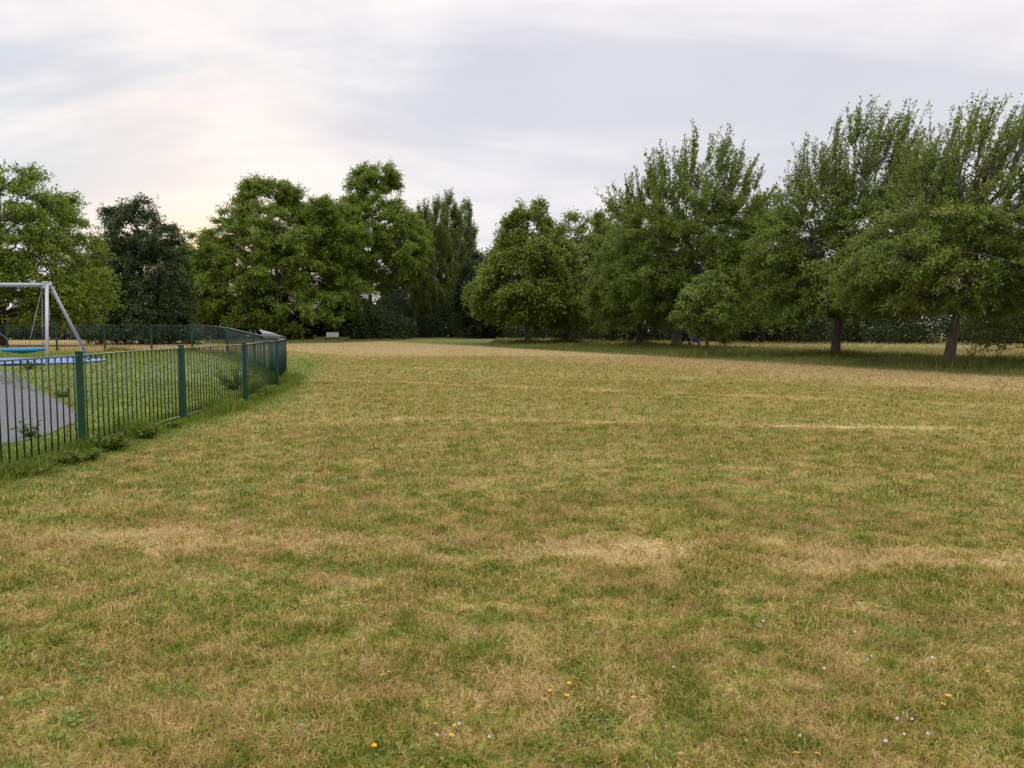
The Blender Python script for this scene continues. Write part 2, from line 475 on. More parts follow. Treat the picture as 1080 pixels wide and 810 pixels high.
    V, Fq, A = leaf_quads(pos, ax, nr, ln, wd, tint)
    bk = bark or BARK
    link_mesh('trunk', wood.mesh('trunk'), bk, root, True)
    link_mesh('branches', tw.mesh('branches'), bk, root, True)
    link_mesh('crown', np_mesh('crown', V, Fq, {'tint': A}), leafm, root)
    return root

DOME = [(0, .35), (.08, .72), (.25, .98), (.45, 1), (.65, .86), (.82, .62), (.94, .36), (1, .1)]
VASE = [(0, .55), (.1, .85), (.3, 1), (.55, .95), (.75, .8), (.9, .55), (1, .2)]
CONE = [(0, .7), (.1, .95), (.25, 1), (.45, .85), (.65, .62), (.82, .4), (.95, .2), (1, .06)]
COLUMN = [(0, .7), (.2, 1), (.5, .95), (.75, .75), (.9, .45), (1, .1)]

# ------------------------------------------------------------------ ground
def axis_coords(lo, hi, step, far):
    a = list(np.arange(lo, hi + 1e-6, step)); s = step
    x = hi
    while x < far: s *= 1.35; x += s; a.append(x)
    x = lo; s = step
    while x > -far: s *= 1.35; x -= s; a.insert(0, x)
    return np.array(a)
gx = axis_coords(-28, 28, .4, 900); gy = axis_coords(-4, 48, .4, 1200)
XX, YY = np.meshgrid(gx, gy, indexing='ij')
V = np.stack([XX, YY, terrain(XX, YY)], -1).reshape(-1, 3)
i, j = np.meshgrid(np.arange(len(gx) - 1), np.arange(len(gy) - 1), indexing='ij')
ny = len(gy)
Fg = np.stack([i * ny + j, (i + 1) * ny + j, (i + 1) * ny + j + 1, i * ny + j + 1], -1).reshape(-1, 4)
tag(link_mesh('ground', np_mesh('ground', V, Fg), M_SOIL, None, True), kind='structure')

# tarmac path inside the railings: a ribbon whose outer edge bends past the fence
def ribbon(name, left, right, mat, lift, n=120, sub=8):
    def dense(P):
        P = np.asarray(P, float); t = np.linspace(0, len(P) - 1, n); k = np.arange(len(P))
        out = np.stack([np.interp(t, k, P[:, c]) for c in range(2)], -1)
        for _ in range(12): out[1:-1] = out[1:-1] * .5 + (out[:-2] + out[2:]) * .25
        return out
    A, B = dense(left), dense(right)
    if name == 'path':
        for Q, sd in ((A, 1), (B, 2)): Q[:, 0] += .14 * (vnoise(Q[:, 0] * 2.1, Q[:, 1] * 2.1, 0, sd) - .5)
    s = np.linspace(0, 1, sub)[None, :, None]
    G = A[:, None] * (1 - s) + B[:, None] * s
    z = terrain(G[..., 0], G[..., 1]) + lift
    Vv = np.concatenate([G, z[..., None]], -1).reshape(-1, 3)
    a, b = np.meshgrid(np.arange(n - 1), np.arange(sub - 1), indexing='ij')
    Ff = np.stack([a * sub + b, a * sub + b + 1, (a + 1) * sub + b + 1, (a + 1) * sub + b], -1).reshape(-1, 4)
    return tag(link_mesh(name, np_mesh(name, Vv, Ff), mat, None, True), kind='structure')
TARMAC = simple_mat('tarmac', (.125, .12, .122), .9, 0, .35, 2.2, .8, .2)
def gnd(px, py):
    """where a photo pixel meets the ground"""
    u, v = (px - 540) / F, (405 - py) / F
    c, s = math.cos(PITCH), math.sin(PITCH)
    d = Vector((u, c + v * s, v * c - s)); t = CAMH / -d.z
    for _ in range(12): t = (CAMH - tz(d.x * t, d.y * t)) / -d.z
    return d.x * t, d.y * t
PATH_EDGE = [gnd(*p) for p in ((-90, 391), (-45, 396), (0, 402.5), (18, 407), (53, 418.5), (73, 428), (81, 438), (78, 447), (53, 458), (26, 464), (0, 470))]
PATH_EDGE += [(PATH_EDGE[-1][0] - .1, PATH_EDGE[-1][1] - 1.5), (-6.9, 6), (-7.3, 2)]
PATH_IN = [(x - 2.4 + .06 * (12 - y), y - 1.2 * min(1, max(0, (y - 9.5) / 4))) for x, y in PATH_EDGE]
ribbon('path', PATH_EDGE, PATH_IN, TARMAC, .012)
def path_mask(x, y):
    e = np.array(PATH_EDGE); q = np.array(PATH_IN)
    o = np.argsort(e[:, 1]); o2 = np.argsort(q[:, 1])
    return (x < np.interp(y, e[o, 1], e[o, 0]) - .05) & (x > np.interp(y, q[o2, 1], q[o2, 0]) + .05) & (y < 25)
# blue rubber surfacing under the swing
BLUE_R = simple_mat('blue_rubber', (.15, .215, .38), .8, 0, .2, 3.0, .4, .2)
SURF_C = (-16.9, 24.0); SURF_R = (4.0, 2.4)
ang = np.linspace(0, 2 * np.pi, 65)[:-1]
rings = np.linspace(0, 1, 9)
vv = []; ff = []
for r in rings:
    for a in ang:
        x = SURF_C[0] + SURF_R[0] * r * math.copysign(abs(math.cos(a)) ** .8, math.cos(a)); y = SURF_C[1] + SURF_R[1] * r * math.copysign(abs(math.sin(a)) ** .8, math.sin(a))
        vv.append((x, y, tz(x, y) + .035))
for r in range(8):
    for a in range(64):
        ff.append((r * 64 + a, r * 64 + (a + 1) % 64, (r + 1) * 64 + (a + 1) % 64, (r + 1) * 64 + a))
tag(link_mesh('rubber_surfacing', np_mesh('rubber_surfacing', np.array(vv), np.array(ff)), BLUE_R, None, True), kind='structure')
def surf_mask(x, y):
    return ((x - SURF_C[0]) / (SURF_R[0] * 1.02)) ** 2 + ((y - SURF_C[1]) / (SURF_R[1] * 1.02)) ** 2 < 1.05

# ------------------------------------------------------------------ grass
def blades(name, x, y, ln, wd, lie, shift, mat, rng, seg3=True, azim=None, bend=.5):
    """curved blades; lie = angle from vertical"""
    n = len(x)
    z = terrain(x, y) - .004
    az = rng.uniform(0, 2 * np.pi, n) if azim is None else azim
    dirh = np.stack([np.cos(az), np.sin(az), 0 * az], -1)
    saz = az + np.pi / 2 + rng.normal(0, .5, n)
    side = np.stack([np.cos(saz), np.sin(saz), 0 * az], -1) * (wd / 2)[:, None]
    p0 = np.stack([x, y, z], -1)
    l1 = lie * (1 - bend); l2 = np.minimum(lie * (1 + bend), 1.62)
    m1 = p0 + (dirh * np.sin(l1)[:, None] + np.array([0, 0, 1]) * np.cos(l1)[:, None]) * (ln * .5)[:, None]
    tip = m1 + (dirh * np.sin(l2)[:, None] + np.array([0, 0, 1]) * np.cos(l2)[:, None]) * (ln * .5)[:, None]
    tip[:, 2] = np.maximum(tip[:, 2], z + .006)
    if seg3:
        V = np.stack([p0 - side, p0 + side, m1 - side * .8, m1 + side * .8, tip], 1).reshape(-1, 3)
        b = (np.arange(n) * 5)[:, None, None]
        Ff = (b + np.array([[0, 1, 3], [0, 3, 2], [2, 3, 4]])[None]).reshape(-1, 3); rep = 5
    else:
        V = np.stack([p0 - side, p0 + side, tip], 1).reshape(-1, 3)
        Ff = np.arange(n * 3).reshape(n, 3); rep = 3
    o = link_mesh(name, np_mesh(name, V, Ff, {'shift': np.repeat(shift, rep)}), mat)
    return tag(o, kind='stuff')
def wedge(rng, n, d0, d1, half=R(41)):
    D = np.sqrt(rng.uniform(d0 ** 2, d1 ** 2, n)); a = rng.uniform(-half, half, n)
    return D * np.sin(a), D * np.cos(a)
rng = np.random.default_rng(11)
xs, ys, lns, wds, lies, shs = [], [], [], [], [], []
for (d0, d1, n, l, wv) in ((1.4, 4, 150000, .043, .0046), (4, 7, 200000, .045, .006), (7, 12, 190000, .048, .0085), (12, 22, 170000, .055, .014), (22, 40, 180000, .06, .022), (40, 85, 150000, .05, .035)):
    x, y = wedge(rng, n, d0, d1)
    keep = ~path_mask(x, y) & ~surf_mask(x, y) & ((strip_s(x, y) < .6) | (x < -2))
    # blades gather in tufts
    den = vnoise(x * 3.2, y * 3.2, 0, 31) * .5 + vnoise(x * 9, y * 9, 0, 32) * .5
    keep &= rng.uniform(0, 1, n) < .35 + 1.3 * np.clip(den - .25, 0, 1)
    x, y, den = x[keep], y[keep], den[keep]; n = len(x)
    straw = rng.uniform(0, 1, n) < .34
    ins = x < fence_x(y)
    L = l * rng.uniform(.5, 1.5, n) * (.65 + .8 * den) * np.where(straw, 1.25, 1)
    xs.append(x); ys.append(y); lns.append(L); wds.append(wv * rng.uniform(.6, 1.4, n) * np.where(straw, .75, 1))
    lies.append(np.where(straw, rng.uniform(1.05, 1.56, n), rng.uniform(.45, 1.4, n)))
    sh = np.where(straw, rng.normal(.2, .17, n), rng.normal(-.08, .19, n)) 
    sh = sh + (vnoise(x * 8, y * 8, 0, 41) - .5) * .45
    sh = np.where(ins, sh * .55, sh) * (1.0 if d0 < 12 else .6)
    shs.append(sh)
blades('grass', *(np.concatenate(a) for a in (xs, ys, lns, wds, lies, shs)), M_BLADE, rng, True)
# long unmown grass under the trees and the pale meadow behind them
xs, ys, lns, wds, lies, shs = [], [], [], [], [], []
for (d0, d1, n) in ((16, 36, 60000), (36, 60, 90000), (60, 105, 70000)):
    x, y = wedge(rng, n, d0, d1, R(40)); s = strip_s(x, y)
    left = (((x + 23) / 10) ** 2 + ((y - 92) / 23) ** 2 < 1)
    keep = ((s > 0) & ((s < 15) | (rng.uniform(0, 1, n) < .45)) & (x > -2)) | left
    x, y, s = x[keep], y[keep], s[keep]; n = len(x); left = left[keep]
    dark = (s < 13.5) | left
    xs.append(x); ys.append(y); lns.append(np.where(dark, .2, .24) * rng.uniform(.45, 1.35, n) * (.5 + vnoise(x * .7, y * .7, 0, 5)) * np.clip(.35 + s / 3, .35, 1) ** np.where(left, 0, 1))
    wds.append(.0009 * y * rng.uniform(.5, 1.2, n)); lies.append(rng.uniform(.05, .6, n)); shs.append(rng.normal(0, .2, n))
for (px, D) in ((1001, 29), (880, 38), (711, 53), (674, 61), (597, 75), (556, 70), (743, 39.5)):
    n = 1500; x = at(px, D) + rng.normal(0, .75, n); y = D + rng.normal(0, .75, n)
    xs.append(x); ys.append(y); lns.append(rng.uniform(.15, .55, n)); wds.append(.0008 * D * rng.uniform(.5, 1.2, n)); lies.append(rng.uniform(.05, .7, n)); shs.append(rng.normal(.1, .25, n))
n = 2500; x = at(351, 83.2) + rng.uniform(-1.8, 1.8, n); y = 83.2 + rng.uniform(-.7, .1, n)
xs.append(x); ys.append(y); lns.append(rng.uniform(.2, .55, n)); wds.append(.06 * rng.uniform(.5, 1.2, n)); lies.append(rng.uniform(.05, .5, n)); shs.append(rng.normal(0, .2, n))
blades('tall_grass', *(np.concatenate(a) for a in (xs, ys, lns, wds, lies, shs)), M_BLADE, rng, True)

# weeds and long grass along the foot of the railings
POSTS = [(-5.16, .6), (-5.2, 3.5), (-5.26, 6.5), (-5.31, 9.49), (-5.34, 12.49), (-5.38, 15.55), (-5.96, 19.6), (-6.71, 22.9), (-9.0, 27.0), (-11.4, 31.0),
         (-13.96, 33.8), (-16.1, 34.6), (-18.4, 35.0), (-20.8, 35.4), (-23.2, 35.6), (-25.7, 35.4), (-28.1, 34.9)]
def along(rng, n, t0, t1):
    P = np.array(POSTS); t = rng.uniform(t0, t1, n); k = np.arange(len(P))
    p = np.stack([np.interp(t, k, P[:, 0]), np.interp(t, k, P[:, 1])], -1)
    d = np.stack([np.interp(t + .05, k, P[:, 0]), np.interp(t + .05, k, P[:, 1])], -1) - p
    d = unit(d); return p, np.stack([d[:, 1], -d[:, 0]], -1)
xs, ys, lns, wds, lies, shs = [], [], [], [], [], []
for (t0, t1, n, wv) in ((1, 4, 16000, .007), (4, 7, 15000, .011), (7, 12, 9000, .02)):
    p, nr = along(rng, n, t0, t1)
    q = p + nr * (rng.normal(.05, .2, n))[:, None]
    hgt = .05 + .2 * np.clip(vnoise(q[:, 0] * 1.5, q[:, 1] * 1.5, 0, 8) * 1.7 - .45, 0, 1)
    xs.append(q[:, 0]); ys.append(q[:, 1]); lns.append(hgt * rng.uniform(.5, 1.5, n)); wds.append(wv * rng.uniform(.6, 1.3, n))
    lies.append(rng.uniform(.1, 1.0, n)); shs.append(rng.normal(-.12, .22, n))
blades('fence_grass', *(np.concatenate(a) for a in (xs, ys, lns, wds, lies, shs)), M_BLADE, rng, True)
def leafy(name, label, cat, loc, rad, hgt, n, leaf, seed, mat=None, group=None, stems=14):
    """a clump of weeds: thin stems carrying broad leaves"""
    g = np.random.default_rng(seed)
    root = empty(name, (loc[0], loc[1], tz(*loc)), 0, label=label, cat=cat, group=group)
    st = Wood()
    a = g.uniform(0, 6.283, stems); r = min(rad * .1, .02) * g.uniform(0, 1, stems)
    b = np.stack([np.cos(a) * r, np.sin(a) * r, 0 * r - .02], -1)
    e = b + np.stack([np.cos(a) * rad * g.uniform(.15, 1.1, stems), np.sin(a) * rad * g.uniform(.15, 1.1, stems), hgt * g.uniform(.45, 1, stems)], -1)
    st.sticks(b, e, np.full((stems, 1), .006))
    k = g.integers(0, stems, n); s = g.uniform(.05, 1.0, n)[:, None]
    pos = b[k] * (1 - s) + e[k] * s
    az = g.uniform(0, 6.283, n); ax = unit(np.stack([np.cos(az), np.sin(az), g.normal(.15, .4, n)], -1))
    V, Fq, A = leaf_quads(pos, ax, unit(g.normal(0, .5, (n, 3)) + np.array([0, 0, 1])), leaf * g.uniform(.5, 1.4, n), leaf * .42 * g.uniform(.6, 1.3, n), g.uniform(.1, .95, n))
    link_mesh('stem', st.mesh('stem'), mat or L_WEED, root)
    link_mesh('leaves', np_mesh('leaves', V, Fq, {'tint': A}), mat or L_WEED, root)
    return root
WG = 'weeds growing along the foot of the railings'
for i, (px, py, rad, hg, n, lab) in enumerate((
    (118, 476, .26, .26, 420, 'low leafy weeds at the foot of the nearest green post, spilling onto the field'),
    (92, 486, .3, .16, 300, 'flat sprawling weeds just in front of the nearest green post'),
    (58, 491, .28, .17, 260, 'patch of weeds under the railings left of the nearest green post'),
    (28, 500, .3, .15, 240, 'patch of weeds under the railings at the left edge of the photo'),
    (155, 463, .22, .24, 300, 'bushy weeds under the railings midway between the two nearest posts'),
    (178, 452, .2, .14, 170, 'small weeds beside the second green post from the left'),
    (222, 436, .22, .14, 170, 'low weeds under the railings right of the second green post'),
    (248, 428, .25, .17, 220, 'weeds at the foot of the third green post from the left'),
    (276, 419, .42, .24, 400, 'wide weed patch outside the railings before the corner'),
    (301, 405, .45, .26, 380, 'weed patch at the foot of the last post by the field'),
    (30, 398, .3, .34, 160, 'upright weed growing beside the grey path inside the railings'),
    (34, 461, .2, .3, 90, 'spindly weed standing between the railings and the grey path'),
    (66, 418, .3, .2, 160, 'small dark weeds on the edge of the grey path'),
    (97, 379, .4, .3, 160, 'weeds at the foot of the rear swing leg'))):
    x, y = gnd(px, py)
    leafy('weed_clump', lab, 'weeds', (x, y), rad, hg * .9, int(n * 1.9), .062, 50 + i, None, WG)
leafy('nettle_clump', 'tall hazy green nettles growing inside the railings before the corner', 'weeds', (-6.7, 18.6), .8, .75, 420, .12, 91, None, WG, 40)

# clover and plantain leaves lying low in the turf
g = np.random.default_rng(19); N = 420
cx_, cy_ = wedge(g, N, 1.6, 9.5)
kk = (vnoise(cx_ * .9, cy_ * .9, 0, 71) > .5) & (cx_ > fence_x(cy_) + .5); cx_, cy_ = cx_[kk], cy_[kk]
per = 34; ci = np.repeat(np.arange(len(cx_)), per); rr = .11 * np.sqrt(g.uniform(0, 1, len(ci))) * np.repeat(g.uniform(.5, 1.6, len(cx_)), per); an = g.uniform(0, 6.283, len(ci))
lx, ly = cx_[ci] + rr * np.cos(an), cy_[ci] + rr * np.sin(an)
pos = np.stack([lx, ly, terrain(lx, ly) + g.uniform(.012, .034, len(lx))], -1); az = g.uniform(0, 6.283, len(lx))
V_, F_, A_ = leaf_quads(pos, unit(np.stack([np.cos(az), np.sin(az), g.normal(0, .25, len(lx))], -1)), unit(g.normal(0, .35, (len(lx), 3)) + np.array([0, 0, 1])), .02 * g.uniform(.6, 1.5, len(lx)), .017 * g.uniform(.6, 1.3, len(lx)), g.uniform(.1, .9, len(lx)))
tag(link_mesh('clover', np_mesh('clover', V_, F_, {'tint': A_}), L_SAP), kind='stuff')

# small flowers in the mown grass
M_YEL = simple_mat('petal_yellow', (.72, .42, .01), .5, 0, .1)
M_WHT = simple_mat('petal_white', (.6, .56, .5), .6, 0, .1)
M_STEM = simple_mat('flower_stem', (.07, .12, .03), .6)
def flower_meshes():
    m = MB(); m.tube([(0, 0, -.01), (.003, .002, .03), (.002, .004, .055)], .0015, 5); a = m
    d = MB()
    for ring, (r, z, cnt) in enumerate(((.017, .058, 14), (.011, .062, 10))):
        for k in range(cnt):
            an = 2 * math.pi * k / cnt + ring * .3; w = .0042
            o = len(d.v); c, s_ = math.cos(an), math.sin(an)
            d.v += [(c * .002 + s_ * w * .4, s_ * .002 - c * w * .4, z - .004), (c * .002 - s_ * w * .4, s_ * .002 + c * w * .4, z - .004), (c * r - s_ * w, s_ * r + c * w, z + .002), (c * r * 1.05 + s_ * w, s_ * r * 1.05 - c * w, z + .002)]
            d.f.append([o, o + 3, o + 2, o + 1])
    cl = MB(); cl.ellipsoid((0, 0, .05), (.011, .011, .010), 8, 6)
    g = random.Random(3)
    for k in range(34):
        v = Vector((g.gauss(0, 1), g.gauss(0, 1), g.gauss(.3, 1))).normalized() * .011 + Vector((0, 0, .05))
        cl.ellipsoid(v, (.0022, .0022, .0035), 5, 4)
    return a, d, cl
fa, fd, fc = flower_meshes()
def make_flower(kind):
    if kind == 'y':
        t = empty('yellow_flower', (0, 0, 0)); fa.build('stem', M_STEM, t); fd.build('petals', M_YEL, t)
    else:
        t = empty('clover_flower', (0, 0, 0)); fa.build('stem', M_STEM, t); fc.build('flower_head', M_WHT, t, True)
    return t
def copy_tree(o, parent=None):
    c = o.copy(); COL.objects.link(c)
    if parent: c.parent = parent
    for ch in list(o.children): copy_tree(ch, c)
    return c
Y0 = make_flower('y'); W0 = make_flower('w'); used = set()
FL = [('y', [(459, 772), (474, 783), (481, 771), (394, 793)], 'yellow flower of the loose group low in the middle of the lawn'),
      ('y', [(409, 717), (406, 721)], 'yellow flower of the pair left of centre in the lawn'),
      ('y', [(551, 728), (582, 731), (583, 735), (597, 742), (600, 727), (668, 742)], 'yellow flower of the cluster right of the bottom centre'),
      ('y', [(994, 710), (1024, 693), (1043, 714), (1000, 742), (992, 750)], 'yellow flower of the scattered group by the right edge of the lawn'),
      ('y', [(840, 804), (860, 805)], 'yellow flower at the very bottom right of the lawn'),
      ('y', [(222, 522), (265, 563)], 'yellow flower far out on the left of the lawn'),
      ('w', [(915, 701), (919, 697), (982, 701), (867, 711)], 'white clover flower on the dry patch at the right'),
      ('w', [(952, 780), (976, 780), (962, 764), (945, 765), (934, 789)], 'white clover flower in the green patch near the bottom right corner'),
      ('w', [(709, 710), (623, 737), (846, 782), (788, 788), (805, 660), (900, 672)], 'white clover flower scattered in the right half of the lawn'),
      ('w', [(486, 770), (516, 785), (500, 672), (460, 784)], 'white clover flower near the yellow group at the bottom centre')]
for kind, pts, lab in FL:
    for (px, py) in pts:
        src = Y0 if kind == 'y' else W0
        o = src if kind not in used else copy_tree(src); used.add(kind)
        x, y = gnd(px, py); sc = random.uniform(.42, .64)
        o.location = (x, y, tz(x, y)); o.rotation_euler = (random.uniform(-.3, .3), random.uniform(-.3, .3), random.uniform(0, 6)); o.scale = (sc, sc, sc)
        o['label'] = lab; o['category'] = 'flower'; o['group'] = lab.replace('flower', 'flowers', 1)

# ------------------------------------------------------------------ railings
M_POST = simple_mat('post_green', (.008, .052, .028), .42, 0, .22, 5, .05)
M_BAR = simple_mat('bar_green', (.008, .034, .026), .5, 0, .25, 5)
M_RAIL = simple_mat('rail_weathered', (.06, .10, .088), .45, 0, .5, 9)
fence = empty('railing_fence', (POSTS[3][0], POSTS[3][1], 0), 0, label='dark green metal railings with square posts curving round the play area', cat='fence')
fo = Vector(fence.location)
FH = 1.2
def fpt(x, y, z): return Vector((x, y, tz(x, y) + z)) - fo
for k, (x, y) in enumerate(POSTS):
    a = Vector(POSTS[max(k - 1, 0)]); b = Vector(POSTS[min(k + 1, len(POSTS) - 1)])
    rz = math.atan2(b.y - a.y, b.x - a.x)
    m = MB(); m.box(fpt(x, y, FH / 2 - .1), (.07, .07, FH + .2), rz)
    po = m.build('post', M_POST, fence, bevel=.006)
    c = MB(); c.box(fpt(x, y, FH + .006), (.078, .078, .014), rz); c.build('cap', M_POST, po, bevel=.004)
for k in range(len(POSTS) - 1):
    (xa, ya), (xb, yb) = POSTS[k], POSTS[k + 1]
    L = math.hypot(xb - xa, yb - ya); n = max(3, int(round(L / .128))); ux, uy = (xb - xa) / L, (yb - ya) / L
    m = MB()
    for q in range(1, n):
        t = q / n; x, y = xa + (xb - xa) * t, ya + (yb - ya) * t
        m.tube([fpt(x, y, .075), fpt(x, y, FH - .055)], .0085, 6)
    pn = m.build('panel', M_BAR, fence, True)
    for (zz, hh, dd, mt) in ((.06, .012, .04, M_BAR), (FH - .045, .016, .05, M_RAIL)):
        r = MB(); o = len(r.v)
        S = 7
        for q in range(S):
            t = (.05 + (L - .1) * q / (S - 1)) / L; x, y = xa + (xb - xa) * t, ya + (yb - ya) * t
            for (a, b) in ((-1, -1), (1, -1), (1, 1), (-1, 1)):
                p = fpt(x, y, zz + b * hh / 2); r.v.append((p.x - uy * a * dd / 2, p.y + ux * a * dd / 2, p.z))
        for q in range(S - 1):
            for e in range(4): r.f.append([q * 4 + e, q * 4 + (e + 1) % 4, (q + 1) * 4 + (e + 1) % 4, (q + 1) * 4 + e])
        r.f += [[0, 1, 2, 3][::-1], [(S - 1) * 4 + e for e in range(4)]]
        r.build('rail', mt, pn)

# ------------------------------------------------------------------ swing
M_STEEL = simple_mat('galvanised_steel', (.4, .4, .43), .5, .2, .12, 8)
M_CHAIN = simple_mat('chain_steel', (.3, .3, .31), .5, .6, .2, 20)
M_NEST = simple_mat('nest_blue', (.008, .18, .34), .5, 0, .15, 12)
M_NET = simple_mat('nest_net', (.015, .05, .09), .7, 0, .2, 20)
sx0, sy0 = at(50, 22.0), 22.0
sw = empty('nest_swing', (sx0, sy0, tz(sx0, sy0)), 0, label='grey steel frame swing with a round blue nest seat on blue rubber', cat='swing')
so = Vector(sw.location)
def world_z(py, D): return CAMH - (py - 345) / F * D
apex = Vector((at(53, 23.0), 23.0, world_z(301, 23.0)))
ftL = Vector((at(49, 21.9), 21.9, tz(at(49, 21.9), 21.9))); ftR = Vector((at(96.5, 24.6), 24.6, tz(at(96.5, 24.6), 24.6)))
bar_d = Vector((-3.05, -.25, .0))
apex2 = apex + bar_d
m = MB(); m.tube([apex - so + Vector((.12, .01, 0)), apex2 - so - Vector((.12, .01, 0))], .057, 14); m.build('crossbar', M_STEEL, sw, True)
for A, dl in ((apex, Vector((0, 0, 0))), (apex2, bar_d)):
    for ft in (ftL, ftR):
        f2 = ft + dl; f2.z = tz(f2.x, f2.y) - .1
        top = A + Vector((ft.x - A.x, ft.y - A.y, 0)).normalized() * .1
        m = MB(); m.tube([top - so + Vector((0, 0, .02)), f2 - so], .048, 12); m.build('leg', M_STEEL, sw, True)
    dirn = Vector((ftR.x - ftL.x, ftR.y - ftL.y, 0)); rz = math.atan2(dirn.y, dirn.x)
    m = MB(); m.box(A - so, (.34, .13, .2), rz); br = m.build('bracket', M_STEEL, sw, bevel=.012)
    m = MB()
    Mx = Matrix.Translation(A - so) @ Matrix.Rotation(rz, 4, 'Z') @ Matrix.Rotation(R(90), 4, 'X')
    for bx in (-.1, .1):
        m = MB(); m.tube([Mx @ Vector((bx, 0, -.085)), Mx @ Vector((bx, 0, .085))], .018, 8)
        m.build('bolt', M_CHAIN, br)
nc = Vector((at(24.5, 22.1), 22.1, world_z(368.8, 22.1)))
m = MB(); m.torus(nc - so, .5, .05, 36, 10); ring = m.build('nest_seat', M_NEST, sw, True)
m = MB()
for k in range(-4, 5):
    h_ = math.sqrt(max(.48 ** 2 - (k * .1) ** 2, .01))
    for ax in (0, 1):
        pts = []
        for q in range(9):
            t = -h_ + 2 * h_ * q / 8; X, Y = (k * .1, t) if ax else (t, k * .1)
            pts.append(nc - so + Vector((X, Y, -.1 * (1 - (X * X + Y * Y) / .23))))
        m.tube(pts, .009, 5)
m.build('net', M_NET, ring, True)
m = MB(); m.ellipsoid(nc - so + Vector((0, 0, -.03)), (.4, .4, .07), 20, 8); m.build('nest_mat', M_NEST, ring, True)
for ti, t in enumerate((.05, .93)):
    hp = apex + bar_d * t
    hp2 = hp - Vector((0, 0, .1))
    for sgn in (-1, 1):
        e = nc + Vector((.36 * (1 if ti == 0 else -1), .35 * sgn, .03))
        m = MB(); m.tube([hp2 - so, (hp2 * .5 + e * .5) - so, e - so], .007, 6)
        m.build('chain', M_CHAIN, sw, True)
    m = MB(); m.box(hp - so - Vector((0, 0, .07)), (.05, .05, .1)); m.build('hanger', M_CHAIN, sw, bevel=.006)

# ------------------------------------------------------------------ pigeon on the railings
M_PIG = simple_mat('pigeon_grey', (.3, .29, .31), .7, 0, .2, 18)
M_PIGW = simple_mat('pigeon_wing', (.24, .235, .25), .7, 0, .2, 18)
M_PIGD = simple_mat('pigeon_dark', (.05, .05, .055), .6)
M_BEAK = simple_mat('beak_orange', (.5, .22, .08), .5)
M_LEG = simple_mat('leg_pink', (.42, .16, .14), .6)
def rail_at(t):
    k = int(t); f = t - k; (xa, ya), (xb, yb) = POSTS[k], POSTS[k + 1]
    x, y = xa + (xb - xa) * f, ya + (yb - ya) * f
    return Vector((x, y, tz(x, y) + FH - .037)), math.atan2(yb - ya, xb - xa)
pz, prz = rail_at(5.7)
pg = empty('pigeon', pz, 0, label='grey pigeon perched on the top rail near the fence corner', cat='bird')
pg.rotation_euler = (0, 0, R(185))     # head towards the left of the field, tail to the right
def loft(name, rings, mat, parent, n=14):
    """rings: (x, y, z, ry, rz)"""
    m = MB()
    for (x, y, z, ry, rz_) in rings:
        for k in range(n):
            a = 2 * math.pi * k / n; m.v.append((x, y + math.cos(a) * ry, z + math.sin(a) * rz_))
    for q in range(len(rings) - 1):
        for k in range(n): m.f.append([q * n + k, q * n + (k + 1) % n, (q + 1) * n + (k + 1) % n, (q + 1) * n + k])
    m.f += [[k for k in range(n)][::-1], [(len(rings) - 1) * n + k for k in range(n)]]
    return m.build(name, mat, parent, True)
body = loft('body', [(-.31, 0, .098, .03, .006), (-.24, 0, .1, .036, .010), (-.17, 0, .104, .045, .026), (-.11, 0, .11, .065, .055), (-.04, 0, .115, .08, .072), (.03, 0, .124, .08, .078), (.08, 0, .142, .066, .07),
    (.11, 0, .168, .045, .052), (.125, 0, .192, .033, .036), (.135, 0, .212, .031, .031), (.149, 0, .221, .026, .025), (.163, 0, .219, .013, .012), (.166, 0, .218, .004, .004)], M_PIG, pg)
for s in (-1, 1):
    loft('wing', [(-.215, s * .03, .112, .006, .012), (-.15, s * .052, .114, .010, .03), (-.07, s * .073, .122, .013, .05), (.01, s * .078, .132, .013, .05), (.05, s * .07, .142, .009, .03), (.07, s * .066, .144, .004, .012)], M_PIGW, pg, 10)
    m = MB(); m.tube([(-.005, s * .022, .065), (0, s * .022, .03), (0, s * .022, .006)], .0045, 6)
    for a in (-.4, 0, .4): m.tube([(0, s * .022, .006), (.028 * math.cos(a), s * .022 + .028 * math.sin(a), .003)], .003, 5)
    m.build('leg', M_LEG, pg)
    m = MB(); m.ellipsoid((.146, s * .0255, .223), (.004, .003, .004), 8, 6); m.build('eye', M_PIGD, body)
loft('beak', [(.163, 0, .218, .006, .005), (.174, 0, .215, .004, .004), (.184, 0, .211, .0015, .0015)], M_BEAK, body, 8)
loft('tail_band', [(-.345, 0, .097, .032, .006), (-.3, 0, .0985, .035, .008), (-.27, 0, .0995, .036, .0098)], M_PIGD, body)
pg.scale = (1.18, 1.18, 1.18)

